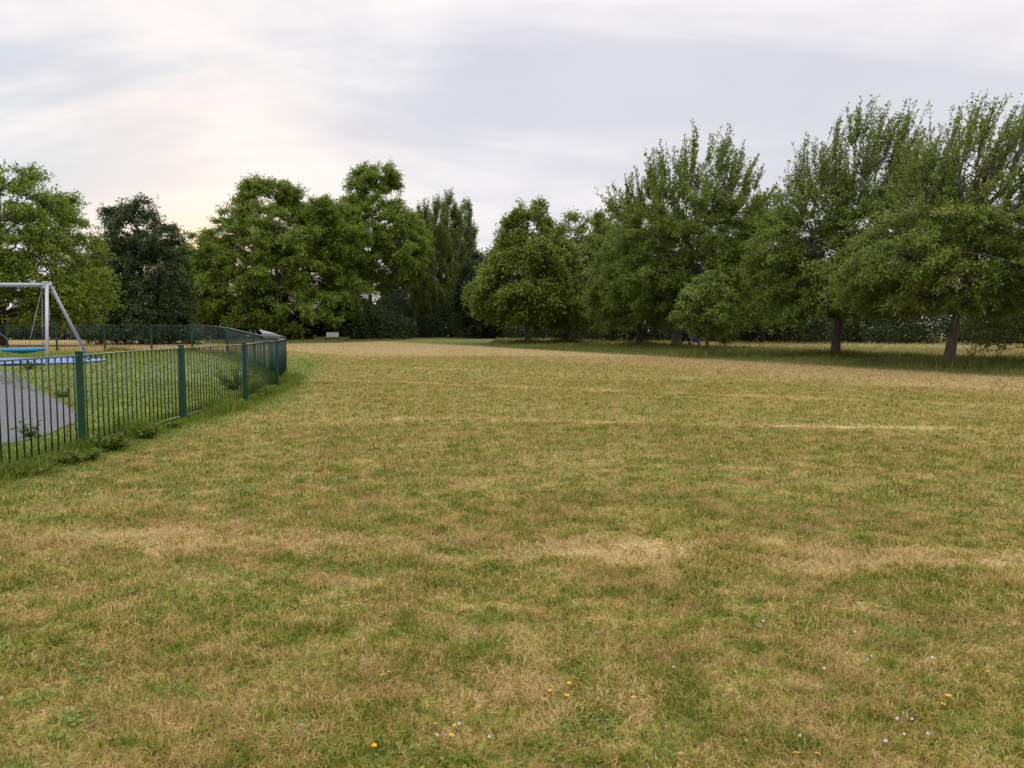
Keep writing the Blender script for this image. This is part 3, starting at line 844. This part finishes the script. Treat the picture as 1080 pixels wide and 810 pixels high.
# ------------------------------------------------------------------ bench under the trees
M_PALE = simple_mat('pale_weathered_wood', (.4, .4, .38), .7, 0, .2, 4)
bx, by = at(351, 84.0), 84.0
bn = empty('park_bench', (bx, by, tz(bx, by)), R(4), label='pale weathered bench in the long grass under the tall left-hand tree', cat='bench')
m = MB()
for q in range(4): m.box((0, -.12 - .11 * q, .45), (1.3, .095, .035))
m.build('seat', M_PALE, bn, bevel=.004)
m = MB()
for q in range(4): m.box((0, .0 + .02 * q, .53 + .115 * q), (1.3, .03, .1))
m.build('backrest', M_PALE, bn, bevel=.004)
for s in (-1, 1):
    m = MB(); m.box((s * .56, -.42, .2), (.07, .07, .5)); m.build('leg', M_PALE, bn, bevel=.004)
    m = MB(); m.tube([(s * .56, -.02, -.05), (s * .56, -.02, .45), (s * .56, .1, .95)], .04, 6); m.build('leg', M_PALE, bn)
    m = MB(); m.box((s * .56, -.22, .64), (.06, .48, .04)); m.build('armrest', M_PALE, bn, bevel=.004)
    m = MB(); m.box((s * .56, -.42, .54), (.055, .055, .18)); m.build('arm_support', M_PALE, bn, bevel=.004)

# ------------------------------------------------------------------ walker with a pushchair beyond the trees
M_SKIN = simple_mat('skin', (.45, .28, .2), .6)
M_TROU = simple_mat('dark_trousers', (.012, .013, .018), .8)
M_COAT = simple_mat('dark_jacket', (.018, .02, .028), .8)
M_HAIR = simple_mat('dark_hair', (.02, .014, .01), .7)
M_SHOE = simple_mat('dark_shoe', (.015, .015, .016), .6)
def skin_chain(name, verts, edges, mat, parent, root=0, sub=1):
    me = bpy.data.meshes.new(name)
    me.from_pydata([v[:3] for v in verts], edges, [])
    o = link_mesh(name, me, mat, parent, False)
    md = o.modifiers.new('Skin', 'SKIN'); md.use_smooth_shade = True
    sv = me.skin_vertices[0].data
    for i, v in enumerate(verts):
        r = v[3] if not hasattr(v[3], '__len__') else v[3]
        sv[i].radius = (r, r) if not hasattr(r, '__len__') else r
        sv[i].use_root = (i == root)
    ss = o.modifiers.new('Subdivision', 'SUBSURF'); ss.levels = sub; ss.render_levels = sub
    return o
wx, wy = at(722.5, 61.0), 61.0
pr_ = empty('person', (wx, wy, tz(wx, wy)), 0, label='person in dark clothes striding along with a blue pushchair behind the trees', cat='person')
# local +x is the walking direction
J = [(0, 0, .95, .13), (.01, 0, 1.12, .125), (.03, 0, 1.3, .15), (.05, 0, 1.44, .075), (.065, 0, 1.52, .052), (.075, 0, 1.6, .085), (.085, 0, 1.68, .085),
     (.02, -.09, .9, .09), (.26, -.1, .5, .06), (.36, -.1, .09, .042), (.5, -.1, .04, .036),
     (-.02, .09, .9, .09), (-.12, .1, .5, .06), (-.42, .1, .14, .042), (-.33, .1, .04, .036),
     (.03, -.2, 1.37, .06), (.06, -.25, 1.1, .045), (.33, -.22, 1.02, .033), (.42, -.21, 1.0, .03),
     (.03, .2, 1.37, .06), (.06, .25, 1.1, .045), (.33, .22, 1.02, .033), (.42, .21, 1.0, .03)]
E = [(0, 1), (1, 2), (2, 3), (3, 4), (4, 5), (5, 6), (0, 7), (7, 8), (8, 9), (9, 10), (0, 11), (11, 12), (12, 13), (13, 14), (2, 15), (15, 16), (16, 17), (17, 18), (2, 19), (19, 20), (20, 21), (21, 22)]
skin_chain('body', J, E, M_SKIN, pr_)
g = 1.2
skin_chain('trousers', [(0, 0, .98, .155)] + [(J[i][0], J[i][1], J[i][2], J[i][3] * g + .012) for i in (7, 8, 9, 11, 12, 13)], [(0, 1), (1, 2), (2, 3), (0, 4), (4, 5), (5, 6)], M_TROU, pr_)
skin_chain('jacket', [(0, 0, .9, .17), (.01, 0, 1.12, .16), (.03, 0, 1.3, .18), (.05, 0, 1.45, .09)] + [(J[i][0], J[i][1], J[i][2], J[i][3] + .022) for i in (15, 16, 17, 19, 20, 21)],
           [(0, 1), (1, 2), (2, 3), (2, 4), (4, 5), (5, 6), (2, 7), (7, 8), (8, 9)], M_COAT, pr_)
m = MB(); m.ellipsoid((.055, 0, 1.7), (.1, .092, .09), 12, 8); m.ellipsoid((.0, 0, 1.62), (.05, .08, .1), 10, 6); m.build('hair', M_HAIR, pr_, True)
m = MB(); m.ellipsoid((.168, 0, 1.635), (.02, .013, .02), 8, 6); m.build('nose', M_SKIN, pr_, True)
for s, (fx, fz, tl) in ((-1, (.44, .05, .12)), (1, (-.38, .07, -.35))):
    m = MB(); m.ellipsoid((fx, s * .1, fz), (.14, .05, .05), 10, 6, Matrix.Rotation(tl, 4, 'Y')); m.build('shoe', M_SHOE, pr_, True)
M_BLUEC = simple_mat('pushchair_blue', (.03, .07, .52), .7, 0, .15)
M_BLK = simple_mat('black_rubber', (.012, .012, .013), .6)
bxp = wx + .78
bg = empty('pushchair', (bxp, wy, tz(bxp, wy)), 0, label='bright blue pushchair ahead of the walker behind the small sapling', cat='pushchair')
m = MB()
prof_ = [(-.12, .78), (-.2, .5), (.02, .34), (.34, .3)]
for k in range(len(prof_) - 1):
    (x0, z0), (x1, z1) = prof_[k], prof_[k + 1]; o = len(m.v)
    dx, dz = x1 - x0, z1 - z0; l = math.hypot(dx, dz); nx, nz = -dz / l * .04, dx / l * .04
    for yy in (-.2, .2):
        m.v += [(x0 - nx, yy, z0 - nz), (x1 - nx, yy, z1 - nz), (x1 + nx, yy, z1 + nz), (x0 + nx, yy, z0 + nz)]
    for q in ((0, 1, 2, 3), (7, 6, 5, 4), (0, 4, 5, 1), (1, 5, 6, 2), (2, 6, 7, 3), (3, 7, 4, 0)): m.f.append([o + t for t in q])
for yy in (-.205, .205): m.box((.06, yy, .42), (.42, .03, .2))
m.build('seat', M_BLUEC, bg)
m = MB()
for k in range(7):
    a = R(20 + k * 18)
    for yy in (-.21, .21): m.v.append((.02 - .3 * math.cos(a), yy, .62 + .3 * math.sin(a)))
for k in range(6): m.f.append([k * 2, k * 2 + 1, k * 2 + 3, k * 2 + 2])
ho = m.build('hood', M_BLUEC, bg, True); md = ho.modifiers.new('Thickness', 'SOLIDIFY'); md.thickness = .02
m = MB()
for yy in (-.24, .24):
    m.tube([(-.4, yy, 1.0), (.3, yy, .12)], .014, 6); m.tube([(-.3, yy, .12), (.12, yy, .55)], .014, 6)
m.tube([(-.4, -.24, 1.0), (-.4, .24, 1.0)], .018, 6)
m.build('frame', M_BLK, bg)
for x in (-.3, .3):
    for yy in (-.25, .25):
        w_ = MB(); w_.torus((0, 0, 0), .095, .025, 18, 6, Matrix.Translation((x, yy, .12)) @ Matrix.Rotation(R(90), 4, 'X'))
        wo = w_.build('wheel', M_BLK, bg, True)
        h_ = MB(); h_.tube([(x, yy - .03, .12), (x, yy + .03, .12)], .03, 8)
        for k in range(5):
            a = k * 2 * math.pi / 5; h_.tube([(x, yy, .12), (x + .09 * math.cos(a), yy, .12 + .09 * math.sin(a))], .008, 4)
        h_.build('rim', M_CHAIN, wo)

# ------------------------------------------------------------------ the trees
TG = 'park trees standing along the field edge'
make_tree('cherry_tree', 'cherry tree nearest the right edge, thick trunk and wispy shoots leaning right', 'tree', 1001, 29, 8.4, 7.9, [(0, .72), (.08, .95), (.25, 1), (.42, .92), (.6, .8), (.78, .74), (.92, .5), (1, .2)],
          .25, L_BRONZE, BARK, 21, 480, 7, .85, 28, (.12, .06), .2, (1.5, 0), .1, 1.0, .6, .35, 2.0, 1.75, .11, .55, .1, .2, 16, .25, (.1, 0), TG, leader=.8, layers=1.7, lobes=[(.6, 0, 4.4, 1.7, 40), (1.0, 0, 5.6, 1.3, 20)], top_keep=.42, shoot_top=.56)
make_tree('cherry_tree', 'broad cherry tree with upright spiky shoots, second trunk from the right edge', 'tree', 880, 38, 10.6, 8.4, [(0, .6), (.08, .9), (.25, 1), (.45, 1), (.62, .92), (.8, .72), (.93, .45), (1, .15)],
          .19, L_CHERRY, BARK, 22, 500, 7, .9, 28, (.135, .07), .21, (1.3, 0), .1, 1.0, .6, .3, 2.0, 1.9, .11, .5, .04, .22, 16, .25, (.2, 0), TG, leader=.82, layers=1.7, lobes=[(.3, 0, 4.6, 2.1, 50), (.6, 0, 6.6, 1.8, 30)], top_keep=.48, shoot_top=.58)
make_tree('cherry_tree', 'tall rounded cherry tree with airy top standing behind the small sapling', 'tree', 711, 53, 12.8, 11.2, [(0, .5), (.08, .82), (.25, 1), (.45, .98), (.62, .88), (.8, .68), (.93, .42), (1, .12)],
          .17, L_CHERRY, BARK, 23, 580, 7, 1.0, 26, (.175, .09), .26, (.6, 0), .1, 1.0, .6, .3, 1.8, 2.0, .11, .45, .04, .24, 18, .25, (.9, 0), TG, leader=.84, layers=1.7, lobes=[(.9, 0, 5.2, 2.8, 50), (1, 0, 8, 2.2, 30)], top_keep=.54, shoot_top=.6)
make_tree('cherry_tree', 'dense spreading dark green tree left of the tall rounded cherry tree', 'tree', 674, 61, 11.0, 8.6, [(0, .6), (.1, .9), (.3, 1), (.5, .9), (.7, .66), (.88, .36), (1, .08)],
          .15, L_CHERRY, BARK_D, 24, 300, 8, 1.0, 18, (.18, .095), .26, (0, 0), .08, 1.0, .6, .35, .6, 1.0, .22, .45, 0, .3, 14, .3, (0, 0), TG)
make_tree('sapling_tree', 'small light green sapling standing in the long grass before the cherries', 'tree', 745, 39.5, 4.4, 2.9, [(0, .45), (.1, .8), (.3, 1), (.5, .92), (.7, .7), (.88, .36), (1, .08)],
          .22, L_SAP, BARK, 25, 150, 6, .4, 14, (.12, .07), .06, (.1, 0), .3, .8, .6, .25, None, None, .34, 1.1, .1, .45, 12, .2, (0, 0), lobes=[(.8, 0, .9, .4, 5)])
make_tree('chestnut_tree', 'dense pyramidal chestnut tree with pale slim trunk in the middle of the row', 'tree', 556, 70, 12.6, 9.8, [(0, .5), (.1, .9), (.25, 1), (.45, .86), (.65, .62), (.82, .44), (.95, .24), (1, .08)],
          .19, L_CHEST, BARK_G, 26, 420, 7, .75, 14, (.26, .13), .22, (.3, 0), .05, .9, .55, .7, None, None, .2, .5, 0, .24, 16, .4, (-.1, 0), TG, jit=1.2, lscale=1.2, lmul=1.5)
make_tree('chestnut_tree', 'darker chestnut tree just right of the pyramidal chestnut', 'tree', 597, 75, 12.4, 8.8, [(0, .7), (.1, .95), (.3, 1), (.5, .86), (.7, .72), (.86, .56), (.96, .3), (1, .1)],
          .14, L_CHEST, BARK_D, 27, 340, 7, .85, 13, (.26, .13), .24, (1.3, 0), .1, .9, .6, .6, None, None, .24, .5, .1, .3, 14, .4, (.5, 0), TG)
make_tree('broad_tree', 'very broad domed tree with low branches behind the end of the railings', 'tree', 303, 92, 18.7, 19.4, [(0, .74), (.08, .92), (.25, 1), (.42, .94), (.6, .78), (.75, .52), (.88, .34), (.97, .2), (1, .08)],
          .07, L_ASH, BARK_G, 28, 640, 8, 1.15, 16, (.24, .13), .35, (-.6, 0), .15, .9, .65, .35, None, None, .07, .38, .04, .3, 20, .4, (-1.0, 0), TG,
          lscale=1.1, lmul=2.1, lobes=[(-2, -2, 6, 3, 40), (1, -2, 11, 3, 40), (4.7, -1, 14.4, 2.5, 50), (7.2, -1, 11.6, 2.6, 50), (0, -2, 8, 3.4, 40), (-2.6, -1, 17.2, 1.6, 18), (.4, -1, 16.9, 1.5, 16), (-7.2, 0, 11, 1.9, 18)])
make_tree('broad_tree', 'tall tree with bare lower trunk and small airy topmost tuft behind the bench', 'tree', 389, 103, 22.4, 14.6, [(0, .5), (.08, .8), (.22, 1), (.4, .98), (.58, .76), (.7, .5), (.8, .4), (.9, .42), (1, .2)],
          .3, L_ASH, BARK_G, 29, 430, 8, 1.2, 16, (.27, .15), .34, (.3, 0), .2, .9, .65, .3, None, None, .16, .36, .2, .3, 18, .4, (.6, 0), TG,
          lscale=1.05, lmul=2.0, lobes=[(-3.4, 0, 10, 3, 30), (4.8, -1, 11, 2.8, 34), (1.6, -1, 20.6, 2.2, 26)])
make_tree('broad_tree', 'fresh green tree with layered branches at the left edge behind the swing', 'tree', 2, 46, 10.3, 11.0, [(0, .7), (.1, .95), (.3, 1), (.5, .94), (.68, .8), (.84, .66), (.95, .4), (1, .15)],
          .12, L_ASH, BARK_D, 30, 420, 8, 1.0, 17, (.17, .095), .32, (.5, 0), .1, 1.0, .6, .35, None, None, .17, .5, .1, .25, 18, .35, (0, 0), TG,
          lobes=[(4.2, -1.5, 3.0, 1.2, 20), (5.0, -1.2, 2.3, .8, 10)])
make_tree('dark_evergreen', 'dark evergreen tree with a ragged conical crown beside the left-hand tree', 'tree', 152, 68, 12.6, 9.6, [(0, .92), (.1, 1), (.25, .96), (.42, .86), (.58, .76), (.72, .62), (.85, .46), (.95, .26), (1, .1)],
          .02, L_DARK, BARK_D, 31, 460, 9, 1.0, 15, (.2, .11), .3, (-.3, 0), .12, .9, .55, .3, None, None, .2, .5, .06, .34, 18, .28, (0, 0), None, lobes=[(0, 0, 4.6, 2.8, 60), (0, 0, 8, 1.8, 30)])
PG = 'slender poplars rising behind the field trees'
for q, (px, ty, ww, lab) in enumerate(((447, 222, 3.6, 'leftmost of the slender poplars behind the tall tree'), (464, 216, 3.8, 'second slender poplar from the left'), (476, 209, 4.2, 'tallest of the slender poplars'), (491, 217, 4.0, 'rightmost of the slender poplars'))):
    D = 112 + q * 3
    make_tree('poplar_tree', lab, 'tree', px, D, (357 - ty) / F * D, ww, COLUMN, .05, L_POPLAR, BARK_D, 40 + q, 260, 6, 1.6, 16, (.3, .14), .22, (0, 0), 2.2, .2, .3, .0, None, None, .1, .5, 0, .12, 8, .2, (0, 0), PG, lscale=.9, lmul=1.3, layers=1)
for q, (px, D, ty, ww, lm, lab) in enumerate(((208, 92, 258, 5.5, L_ASH, 'small thin tree in the gap right of the dark evergreen'), (646, 82, 216, 6.5, L_CHERRY, 'tree just showing behind the left shoulder of the tall rounded cherry'),
        (506, 100, 270, 6, L_WOOD, 'dark rounded tree in the gap right of the poplars'), (430, 124, 285, 9, L_WOOD, 'dark tree filling the gap below the poplars'),
        (804, 72, 206, 7.0, L_CHERRY, 'tree behind the gap between the two tallest cherries'), (1092, 34, 222, 6.4, L_CHERRY, 'leafy tree cut off by the right edge of the photo'))):
    make_tree('background_tree', lab, 'tree', px, D, (345 + CAMH * F / D - ty) / F * D, ww, DOME, .08, lm, BARK_D, 60 + q, 190, 7, 1.1, 15, (.0032 * D, .0018 * D), .2, (0, 0), .25, .8, .7, .3, None, None, .25, .45, .1, .3, 10, .3, (0, 0), 'trees half hidden behind the front row')

# dark wood behind everything: one mass of crowns, with a low hedge continuing to the left
def wood_mass(name, crowns, per, leaf, mat, seed):
    g = np.random.default_rng(seed); Vs = []; Fs = []; As = []; o = 0
    for (x, y, h, r) in crowns:
        n = int(per * (h * r) / 20)
        v = unit(g.normal(0, 1, (n, 3))); rad = g.uniform(.35, 1, (n, 1)) ** .4
        lump = .8 + .5 * vnoise(v[:, 0] * 2.2 + x, v[:, 1] * 2.2 + y, v[:, 2] * 2.2 + seed, seed)[:, None]
        p = v * rad * lump * np.array([r, r, h * .55]) + np.array([x, y, tz(x, y) + h * .45])
        p = p[p[:, 2] > tz(x, y) + .05]; n = len(p)
        V_, F_, A_ = leaf_quads(p, unit(g.normal(0, 1, (n, 3)) + np.array([0, 0, -.2])), unit(g.normal(0, .6, (n, 3)) + np.array([0, -.3, .7])), leaf * g.uniform(.5, 1.5, n), leaf * .55 * g.uniform(.6, 1.4, n), g.uniform(0, .9, n))
        Vs.append(V_); Fs.append(F_ + o); As.append(A_); o += len(V_)
    ob = link_mesh(name, np_mesh(name, np.concatenate(Vs), np.concatenate(Fs), {'tint': np.concatenate(As)}), mat)
    return tag(ob, kind='stuff')
g = np.random.default_rng(77); crowns = []
# edge of the wood runs from far left-centre to nearer on the right
edge_pts = [(-29, 117), (-17, 112), (-8, 108), (0, 100), (8, 90), (16, 82), (24, 76), (32, 71), (42, 66), (52, 60), (62, 52)]
for k in range(len(edge_pts) - 1):
    (xa, ya), (xb, yb) = edge_pts[k], edge_pts[k + 1]
    for t in np.arange(0, 1, .25):
        x, y = xa + (xb - xa) * t, ya + (yb - ya) * t
        hh = g.uniform(.75, 1.1)
        crowns.append((x + g.normal(0, .7), y + g.normal(0, 1.3), 3.2 * g.uniform(.5, 1.25), 1.9))
        crowns.append((x + 1 + g.normal(0, 1), y + 3.5 + g.normal(0, 1), 6.4 * hh, 3.0))
        crowns.append((x + 2 + g.normal(0, 1), y + 8 + g.normal(0, 1.5), 8.0 * hh, 3.6))
wood_mass('woodland', crowns, 4200, .22, L_WOOD, 5)
crowns = []
for x in np.arange(-64, -14, 1.5):
    crowns.append((x, 92 + g.normal(0, 1.2), g.uniform(3.0, 4.6), 2.0)); crowns.append((x + .7, 96 + g.normal(0, 1.2), g.uniform(3.0, 5.2), 2.2))
wood_mass('hedgerow', crowns, 2600, .3, L_WOOD, 6)

# ------------------------------------------------------------------ camera, sky, sun
cd = bpy.data.cameras.new('camera'); cam = bpy.data.objects.new('camera', cd); COL.objects.link(cam)
cam.location = (0, 0, CAMH); cam.rotation_euler = (math.pi / 2 - PITCH, 0, 0)
cd.sensor_width = 36; cd.lens = 36 * F / 1080; cd.clip_end = 5000; cd.clip_start = .05
SC.camera = cam
SUN_AZ, SUN_EL = R(-21.7), R(9)
sdir = Vector((math.sin(SUN_AZ) * math.cos(SUN_EL), math.cos(SUN_AZ) * math.cos(SUN_EL), math.sin(SUN_EL)))
sl = bpy.data.lights.new('sun', 'SUN'); sl.energy = .55; sl.angle = R(20); sl.color = (1, .84, .64)
so_ = bpy.data.objects.new('sun', sl); COL.objects.link(so_); so_.rotation_euler = (-sdir).to_track_quat('-Z', 'Y').to_euler(); so_.location = (0, 0, 40)
wd_ = bpy.data.worlds.new('World'); SC.world = wd_; wd_.use_nodes = True
nt = NT(wd_.node_tree); bgn = wd_.node_tree.nodes['Background']
sky = nt.new('ShaderNodeTexSky', sky_type='NISHITA'); sky.sun_disc = False; sky.sun_elevation = SUN_EL; sky.sun_rotation = SUN_AZ
dirv = nt.new('ShaderNodeTexCoord').outputs['Generated']
sp = nt.new('ShaderNodeSeparateXYZ'); nt.l.new(dirv, sp.inputs[0]); DX_, DY_, DZ_ = sp.outputs
zc = nt.math('ADD', nt.math('MAXIMUM', DZ_, 0), .28)
cx = nt.math('DIVIDE', DX_, zc); cy = nt.math('DIVIDE', DY_, zc)
cv = nt.new('ShaderNodeCombineXYZ'); nt.l.new(cx, cv.inputs[0]); nt.l.new(cy, cv.inputs[1])
mp = nt.new('ShaderNodeMapping'); mp.inputs['Rotation'].default_value = (0, 0, R(-28)); mp.inputs['Scale'].default_value = (.6, 1.8, 1); nt.l.new(cv.outputs[0], mp.inputs[0])
mp.inputs['Location'].default_value = (.4, 1.1, 0)
n3 = nt.noise(cv.outputs[0], 2.1, 6, .62, .5)
n1 = nt.noise(mp.outputs[0], 1.0, 6, .55, .7); n2 = nt.noise(cv.outputs[0], .45, 3, .5, .3)
base = nt.mix(nt.smooth(DX_, .15, -.5), (.70, .70, .745), (.585, .65, .735))
base = nt.mix(nt.smooth(n2, .4, .7), base, (.60, .595, .69))
cl = nt.mix(nt.smooth(n1, .4, .64), base, (.89, .86, .865))
cl = nt.mix(nt.math('MULTIPLY', nt.smooth(n3, .42, .72), .4), cl, (.60, .60, .685))
glow_dot = nt.new('ShaderNodeVectorMath', operation='DOT_PRODUCT'); nt.l.new(dirv, glow_dot.inputs[0]); glow_dot.inputs[1].default_value = (math.sin(SUN_AZ) * math.cos(R(6)), math.cos(SUN_AZ) * math.cos(R(6)), math.sin(R(6)))
gd = nt.math('MAXIMUM', glow_dot.outputs['Value'], 0)
gl1 = nt.math('POWER', gd, 260); gl2 = nt.math('POWER', gd, 60)
cl = nt.mix(nt.math('MULTIPLY', gl2, .5), cl, (.92, .80, .70))
low = nt.smooth(DZ_, .17, .03)
cl = nt.mix(nt.math('MULTIPLY', nt.math('MULTIPLY', gl1, low), .95), cl, (1.0, .66, .33))
# overcast sky grows brighter overhead
zen = nt.math('MULTIPLY_ADD', nt.smooth(DZ_, .35, .95), 2.3, 1.0)
zn = nt.new('ShaderNodeVectorMath', operation='SCALE'); nt.l.new(cl, zn.inputs[0]); nt.l.new(zen, zn.inputs['Scale'])
# thin overcast over the clear evening sky (the Background strength is 0.1)
up10 = nt.new('ShaderNodeVectorMath', operation='SCALE'); nt.l.new(zn.outputs[0], up10.inputs[0]); up10.inputs['Scale'].default_value = 10.0
mixc = nt.mix(.97, sky.outputs[0], up10.outputs[0])
nt.l.new(mixc, bgn.inputs[0]); bgn.inputs[1].default_value = .1
SC.view_settings.view_transform = 'Standard'; SC.view_settings.look = 'None'; SC.view_settings.exposure = .15; SC.view_settings.gamma = 1
SC.view_settings.use_curve_mapping = False
SC.cycles.max_bounces = 5; SC.cycles.diffuse_bounces = 3; SC.cycles.transmission_bounces = 3; SC.cycles.use_denoising = True; SC.cycles.denoiser = 'OPENIMAGEDENOISE'; SC.cycles.denoising_input_passes = 'RGB_ALBEDO_NORMAL'; SC.cycles.denoising_prefilter = 'ACCURATE'
SC.cycles.pixel_filter_type = 'BLACKMAN_HARRIS'; SC.cycles.filter_width = 1.5
